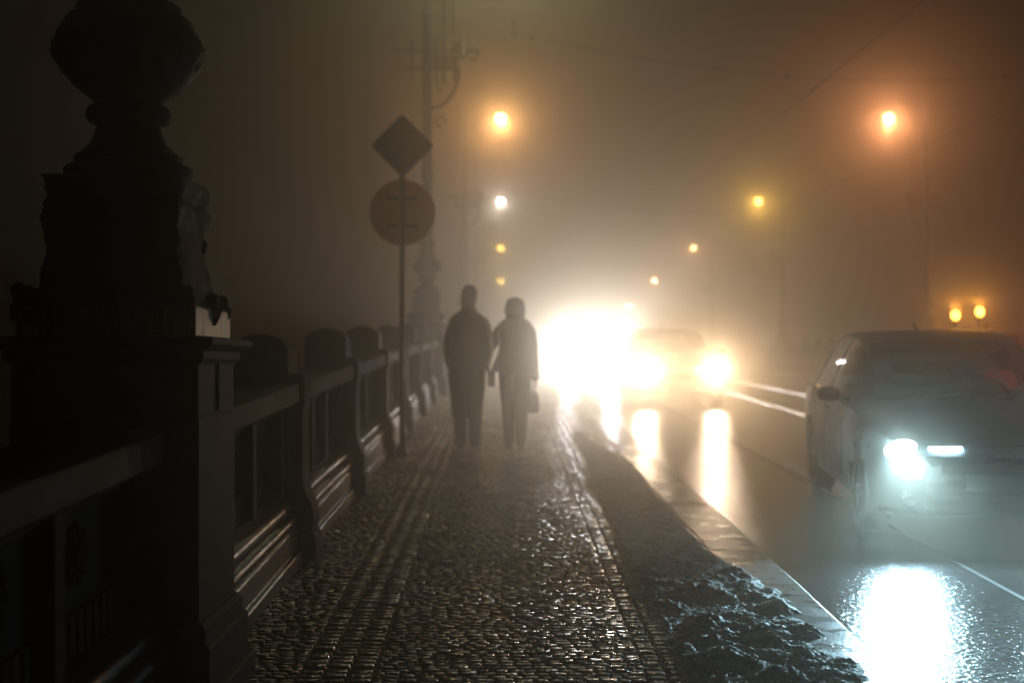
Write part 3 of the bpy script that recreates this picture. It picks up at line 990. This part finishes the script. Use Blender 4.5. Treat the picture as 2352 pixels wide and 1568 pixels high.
def person_man(px, py):
    root = empty("person", (px, py, g(py)), label="man in a long dark coat walking away, on the left, a strap across his back", cat="person", group="couple walking away along the pavement")
    # body: one skinned figure
    N = [((0,0,1.00),(.15,.11)),((0,0,1.18),(.15,.10)),((0,.0,1.40),(.17,.105)),((0,.01,1.53),(.08,.07)),((.005,.02,1.62),.058),((.01,.03,1.72),(.072,.085)),((.012,.03,1.79),(.06,.07)),
         ((-.20,0,1.47),.065),((-.27,.0,1.20),.052),((-.255,.09,.97),.042),((-.21,.13,.90),.036),
         ((.20,0,1.47),.065),((.27,-.01,1.20),.052),((.24,.08,.99),.042),((.20,.12,.92),.036),
         ((-.09,0,.94),.10),((-.10,.03,.52),.065),((-.10,.06,.10),.045),((-.105,.16,.045),.04),
         ((.09,0,.94),.10),((.085,-.02,.52),.065),((.08,-.16,.12),.045),((.082,-.07,.04),.04)]
    E = [(0,1),(1,2),(2,3),(3,4),(4,5),(5,6),(2,7),(7,8),(8,9),(9,10),(2,11),(11,12),(12,13),(13,14),(0,15),(15,16),(16,17),(17,18),(0,19),(19,20),(20,21),(21,22)]
    body = skin_mesh("body", N, E, SKIN, root)
    # face: nose, ear bumps as part of head mesh children
    mb = MB(); mb.ball((.085,.10,1.695), .014,.018,.022, n=10); mb.build("nose", SKIN, body, smooth=True)
    for q in (-1,1):
        mb = MB(); mb.ball((.012+q*.072,.025,1.70), .012,.02,.032, n=10); mb.build("ear", SKIN, body, smooth=True)
    # hair: full mop, reaching the collar
    mb = MB()
    rings = []
    for z,rx,ry,cx,cy_ in ((1.60,.060,.055,-.012,-.012),(1.64,.080,.075,-.010,-.010),(1.68,.090,.090,-.004,-.004),(1.73,.100,.108,.002,.004),(1.78,.099,.106,.008,.010),(1.82,.080,.092,.014,.014),(1.85,.055,.064,.016,.016),(1.865,.02,.025,.016,.016)):
        rings.append([(p[0]+.010*mnoise.noise(Vector((p[0]*30,p[1]*30,z*30))), p[1]+.008*mnoise.noise(Vector((p[0]*30,p[1]*30,z*30+9))), p[2]) for p in ring(cx,cy_,z,rx,ry,28)])
    mb.loft(rings)
    for k in range(60):
        a = random.uniform(0,2*PI); z = random.uniform(1.62,1.85); rr=.088*math.sqrt(max(.1,1-((z-1.74)/.135)**2))
        mb.ball((.005+rr*math.cos(a), .005+rr*1.08*math.sin(a)*(1 if math.sin(a)<.3 else .9), z), random.uniform(.010,.018), n=6, wob=.2)
    mb.build("hair", HAIR_D, root, smooth=True)
    # coat: arms pressed to the body, hands in the pockets
    mb = MB()
    prof = [(.37,-.205,.10,.13),(.50,-.215,.115,.15),(.70,-.235,.135,.165),(.86,-.25,.15,.175),(1.0,-.245,.20,.17),(1.14,-.235,.215,.165),(1.28,-.235,.21,.16),(1.40,-.235,.205,.15),(1.47,-.225,.19,.13),(1.52,-.195,.16,.115),(1.555,-.14,.12,.10),(1.585,-.095,.085,.085),(1.63,-.080,.075,.075)]
    rings = []
    for z, xl, xr, ry in prof:
        r_ = ring((xl+xr)/2, 0, z, (xr-xl)/2, ry, 40, 2.3)
        k = max(0, (1.1-z)/1.1)
        rings.append([(p[0]*(1+.03*k*math.sin(i*1.7+z*3))+.006*mnoise.noise(Vector((p[0]*9,p[1]*9,z*6))), p[1]*(1+.07*k*math.sin(i*1.3+2))+.02*mnoise.noise(Vector((p[0]*9,p[1]*9,z*6+4))), p[2]+(.012*math.sin(i*.9) if z<.5 else 0)) for i, p in enumerate(r_)])
    mb.loft(rings, cap=False)
    mb.build("coat", COAT_D, root, smooth=True)
    for s, pts in ((-1, [(-.165,0,1.47),(-.205,.0,1.38),(-.228,-.01,1.24),(-.232,.0,1.10),(-.215,.06,.98),(-.18,.10,.92)]),(1,[(.135,0,1.47),(.185,.0,1.37),(.205,-.02,1.24),(.215,0,1.12),(.19,.06,.99),(.15,.10,.94)])):
        mb = MB(); mb.tube(pts, [.055,.066,.066,.064,.056,.050], n=18); mb.build("sleeve", COAT_D, root, smooth=True)
    # collar
    mb = MB(); mb.loft([ring(0,.0,1.53,.115,.095,24),ring(0,-.005,1.58,.098,.09,24),ring(0,-.005,1.61,.090,.085,24)], cap=False); mb.build("collar", COAT_D, root, smooth=True)
    for s, kn, ft in ((-1,(-.10,.03,.50),(-.10,.06,.10)),(1,(.085,-.02,.50),(.08,-.16,.12))):
        mb = MB(); mb.tube([(s*.09,0,.92),(s*.095,.01,.75),kn,((kn[0]+ft[0])/2,(kn[1]+ft[1])/2,.30),ft,(ft[0],ft[1]+.005,ft[2]-.04)], [.12,.11,.088,.080,.078,.08], n=18); mb.build("trouser_leg", TROUS, root, smooth=True)
        mb = MB()
        x_, y_ = ft[0], ft[1]
        tilt = .0 if s < 0 else .25
        rr = []
        for t, wd, ht in ((-.07,.030,.05),(-.04,.042,.075),(.02,.044,.07),(.10,.050,.05),(.17,.042,.035),(.20,.02,.02)):
            z0 = .0 + (tilt*max(0,(.13-t)) if tilt else 0)
            rr.append([(x_+wd*math.cos(a), y_+t, z0+ht*.5+ht*.5*math.sin(a)) for a in np.linspace(0,2*PI,14,endpoint=False)])
        mb.loft(rr); mb.build("shoe", LEATH, root, smooth=True)
    mb = MB()
    pts = [(-.13,-.115,1.515),(-.08,-.158,1.42),(0,-.178,1.28),(.09,-.188,1.12),(.19,-.165,.97),(.235,-.10,.88)]
    v=[]
    for p in pts:
        v += [(p[0]-.018,p[1]-.004,p[2]-.010),(p[0]+.018,p[1]-.004,p[2]+.010),(p[0]+.018,p[1]+.006,p[2]+.010),(p[0]-.018,p[1]+.006,p[2]-.010)]
    mb.loft([v[i*4:i*4+4] for i in range(len(pts))])
    bagroot = tag(mb.build("shoulder_bag", LEATH), "dark shoulder bag and strap worn by the walking man", "bag")
    bagroot.location = root.location
    mb = MB(); mb.box(.215,.30,-.14,.12,.72,.90,ch=.025); mb.build("pouch", LEATH, bagroot)
    root.scale = (.92, 1, 1)
    return root

def person_woman(px, py):
    root = empty("person", (px, py, g(py)), label="woman with bobbed hair and flared coat walking away arm in arm, on the right", cat="person", group="couple walking away along the pavement")
    N = [((0,0,.95),(.14,.10)),((0,0,1.12),(.12,.09)),((0,.0,1.30),(.145,.09)),((0,.01,1.42),(.07,.06)),((0,.02,1.49),.048),((0,.03,1.58),(.066,.078)),((0,.03,1.645),(.055,.065)),
         ((-.165,0,1.36),.05),((-.255,.02,1.17),.042),((-.33,.09,1.06),.036),((-.39,.12,1.02),.03),
         ((.165,0,1.36),.05),((.225,-.01,1.12),.042),((.24,.03,.90),.034),((.245,.05,.82),.026),
         ((-.08,0,.88),.09),((-.075,-.02,.49),.055),((-.07,-.15,.13),.038),((-.07,-.06,.05),.034),
         ((.08,0,.88),.09),((.07,.04,.49),.055),((.065,.07,.11),.038),((.065,.16,.045),.034)]
    E = [(0,1),(1,2),(2,3),(3,4),(4,5),(5,6),(2,7),(7,8),(8,9),(9,10),(2,11),(11,12),(12,13),(13,14),(0,15),(15,16),(16,17),(17,18),(0,19),(19,20),(20,21),(21,22)]
    body = skin_mesh("body", N, E, SKIN, root)
    mb = MB(); mb.ball((.0,.118,1.56), .012,.016,.018, n=10); mb.build("nose", SKIN, body, smooth=True)
    mb = MB(); rings = []
    for z,rx,ry in ((1.475,.085,.075),(1.50,.105,.095),(1.56,.114,.108),(1.62,.112,.110),(1.67,.098,.10),(1.705,.070,.075),(1.725,.03,.03)):
        rings.append([(p[0]+.010*mnoise.noise(Vector((p[0]*25,p[1]*25,z*25))), p[1], p[2]) for p in ring(0,-.004,z,rx,ry,28)])
    mb.loft(rings)
    for k in range(90):
        a = random.uniform(0,2*PI); z = random.uniform(1.49,1.70); rr=.105*math.sqrt(max(.1,1-((z-1.59)/.145)**2))
        mb.ball((rr*math.cos(a), -.004+rr*math.sin(a), z), random.uniform(.012,.020), n=6, wob=.2)
    mb.build("hair", HAIR_B, root, smooth=True)
    mb = MB(); rings = []
    for z, xl, xr, ry in [(.85,-.27,.27,.20),(.90,-.262,.268,.195),(1.0,-.225,.26,.18),(1.1,-.19,.25,.165),(1.2,-.18,.24,.15),(1.32,-.19,.222,.145),(1.40,-.185,.195,.13),(1.45,-.16,.165,.11),(1.49,-.11,.11,.09),(1.53,-.075,.075,.075)]:
        k = max(0, (1.2-z)/.5)
        r_ = ring((xl+xr)/2, 0, z, (xr-xl)/2, ry, 40, 2.2)
        rings.append([(p[0]*(1+.02*k*math.sin(i*1.9)), p[1]*(1+.05*k*math.sin(i*1.3))+.012*mnoise.noise(Vector((p[0]*9,p[1]*9,z*6))), p[2]-.30*p[0]*k*.8+(.008*math.sin(i*1.1) if z<.88 else 0)) for i, p in enumerate(r_)])
    mb.loft(rings, cap=False); mb.build("coat", COAT_B, root, smooth=True)
    for pts, rr_ in (([(-.13,0,1.42),(-.185,.0,1.34),(-.235,.02,1.22),(-.285,.05,1.15),(-.35,.08,1.10)],[.045,.060,.058,.054,.048]),([(.135,0,1.42),(.18,.0,1.33),(.20,-.01,1.18),(.212,.01,1.02),(.225,.04,.80)],[.045,.058,.058,.054,.042])):
        mb = MB(); mb.tube(pts, rr_, n=18); mb.build("sleeve", COAT_B, root, smooth=True)
    hand("hand", (.225,.045,.80), root, s=1, curl=.8)
    for s, kn, ft in ((-1,(-.075,-.02,.48),(-.07,-.15,.13)),(1,(.07,.04,.48),(.065,.07,.10))):
        mb = MB(); mb.tube([(s*.075,0,1.02),(s*.085,0,.86),(s*.085,.01,.70),kn,((kn[0]+ft[0])/2,(kn[1]+ft[1])/2,.28),ft,(ft[0],ft[1],ft[2]-.05)], [.10,.105,.095,.078,.066,.056,.050], n=18); mb.build("trouser_leg", TROUS, root, smooth=True)
        mb = MB(); x_, y_ = ft[0], ft[1]; rr = []
        for t, wd, ht in ((-.06,.026,.06),(-.03,.036,.08),(.02,.038,.07),(.09,.042,.045),(.15,.034,.03),(.175,.015,.018)):
            z0 = (.30*max(0,(.11-t)) if s<0 else 0)
            rr.append([(x_+wd*math.cos(a), y_+t, z0+ht*.5+ht*.5*math.sin(a)) for a in np.linspace(0,2*PI,14,endpoint=False)])
        mb.loft(rr); mb.build("shoe", LEATH, root, smooth=True)
    # handbag held in her right-hand side hand
    bag = empty("handbag", (px+.20, py+.045, g(py)), label="handbag hanging from the woman's right hand", cat="handbag")
    mb = MB(); rr = []
    for z, rx, ry in ((.42,.045,.05),(.43,.065,.07),(.50,.075,.085),(.60,.066,.075),(.66,.045,.05),(.665,.03,.03)):
        rr.append(ring(0,0,z,rx,ry,20,3.0))
    mb.loft(rr); mb.build("bag_body", LEATH, bag, smooth=True)
    mb = MB(); mb.tube([(0,-.05*math.cos(t),.655+.06*math.sin(t)) for t in np.linspace(0,PI,14)], .008); mb.build("handle", LEATH, bag, smooth=True)
    return root
MY, WY = 16.0, 16.05
person_man((1076-1150)/3267*MY, MY)
person_woman((1183-1150)/3267*WY, WY)

# ------------------------------------------------------------------ tram wires
def wire(name, pts, r, label, cat="wire", group=None, blobs=()):
    mb = MB(); mb.tube(pts, r, n=6)
    for b in blobs: mb.ball(b[0], *b[1], n=8)
    return tag(mb.build(name, WIRE, smooth=True), label, cat, group)
def along(x, h, ya=2, yb=200):
    return [(x, y, g(y)+h) for y in np.arange(ya, yb, 4.0)]
wire("contact_wire", along(5.75, 5.7), .007, "tram wire running over the nearer track", group="overhead tram wires")
wire("contact_wire", along(10.12, 5.7), .007, "tram wire running over the farther track", group="overhead tram wires")
for k, y in enumerate((28.6, 57.9, 87.2)):
    z = g(y)
    p = [(-1.4,y,z+7.6)] + [(-1.4+ (18.6)*t, y, z+7.6-1.3*math.sin(PI*t)) for t in np.linspace(.05,.95,15)] + [(17.2,y,z+7.6)]
    blobs = [((x_, y, z+7.6-1.3*math.sin(PI*(x_+1.4)/18.6)), (.06,.06,.05)) for x_ in (.6, 5.75, 10.12, 15.2)]
    wire("span_wire", p, .009, ["sagging span wire across the road from the nearest tall post","span wire across the road at the orange and salmon lamps","far span wire across the road at the second pair of lamps"][k], group="span wires across the road", blobs=blobs)
wire("hanging_insulator", [(.26,28.6,g(28.6)+7.10),(.26,28.6,g(28.6)+7.52)], .012, "pair of small insulators hanging in the air right of the tall post", "insulator", blobs=[((.26,28.6,g(28.6)+7.45),(.045,.045,.05)),((.27,28.6,g(28.6)+7.25),(.05,.05,.09))])
wire("feeder_wire", [(x_, 24, z_) for x_, z_ in ((5.2,6.1),(6.3,7.0),(7.3,7.8),(8.6,8.9))], .012, "feeder wire rising to the upper right edge of the picture", group="overhead tram wires")

# ------------------------------------------------------------------ fog
mb = MB(); mb.box(-70, 75, -12, 235, -12.2, 14.5)
hz = mb.build("haze", STONE)
hz.data.materials.clear()
hm = bpy.data.materials.new("night_fog"); hm.use_nodes = True
n = hm.node_tree.nodes; n.clear()
add = n.new("ShaderNodeAddShader")
for k, (dens, an) in enumerate(HAZE_LOBES):      # droplets: a broad lobe and a narrow forward peak, both of even density
    pv = n.new("ShaderNodeVolumePrincipled"); pv.inputs["Color"].default_value = (.95,.85,.70,1)
    pv.inputs["Density"].default_value = dens; pv.inputs["Anisotropy"].default_value = an
    hm.node_tree.links.new(pv.outputs[0], add.inputs[k])
o = n.new("ShaderNodeOutputMaterial"); hm.node_tree.links.new(add.outputs[0], o.inputs["Volume"])
hz.data.materials.append(hm)
tag(hz, kind="stuff")
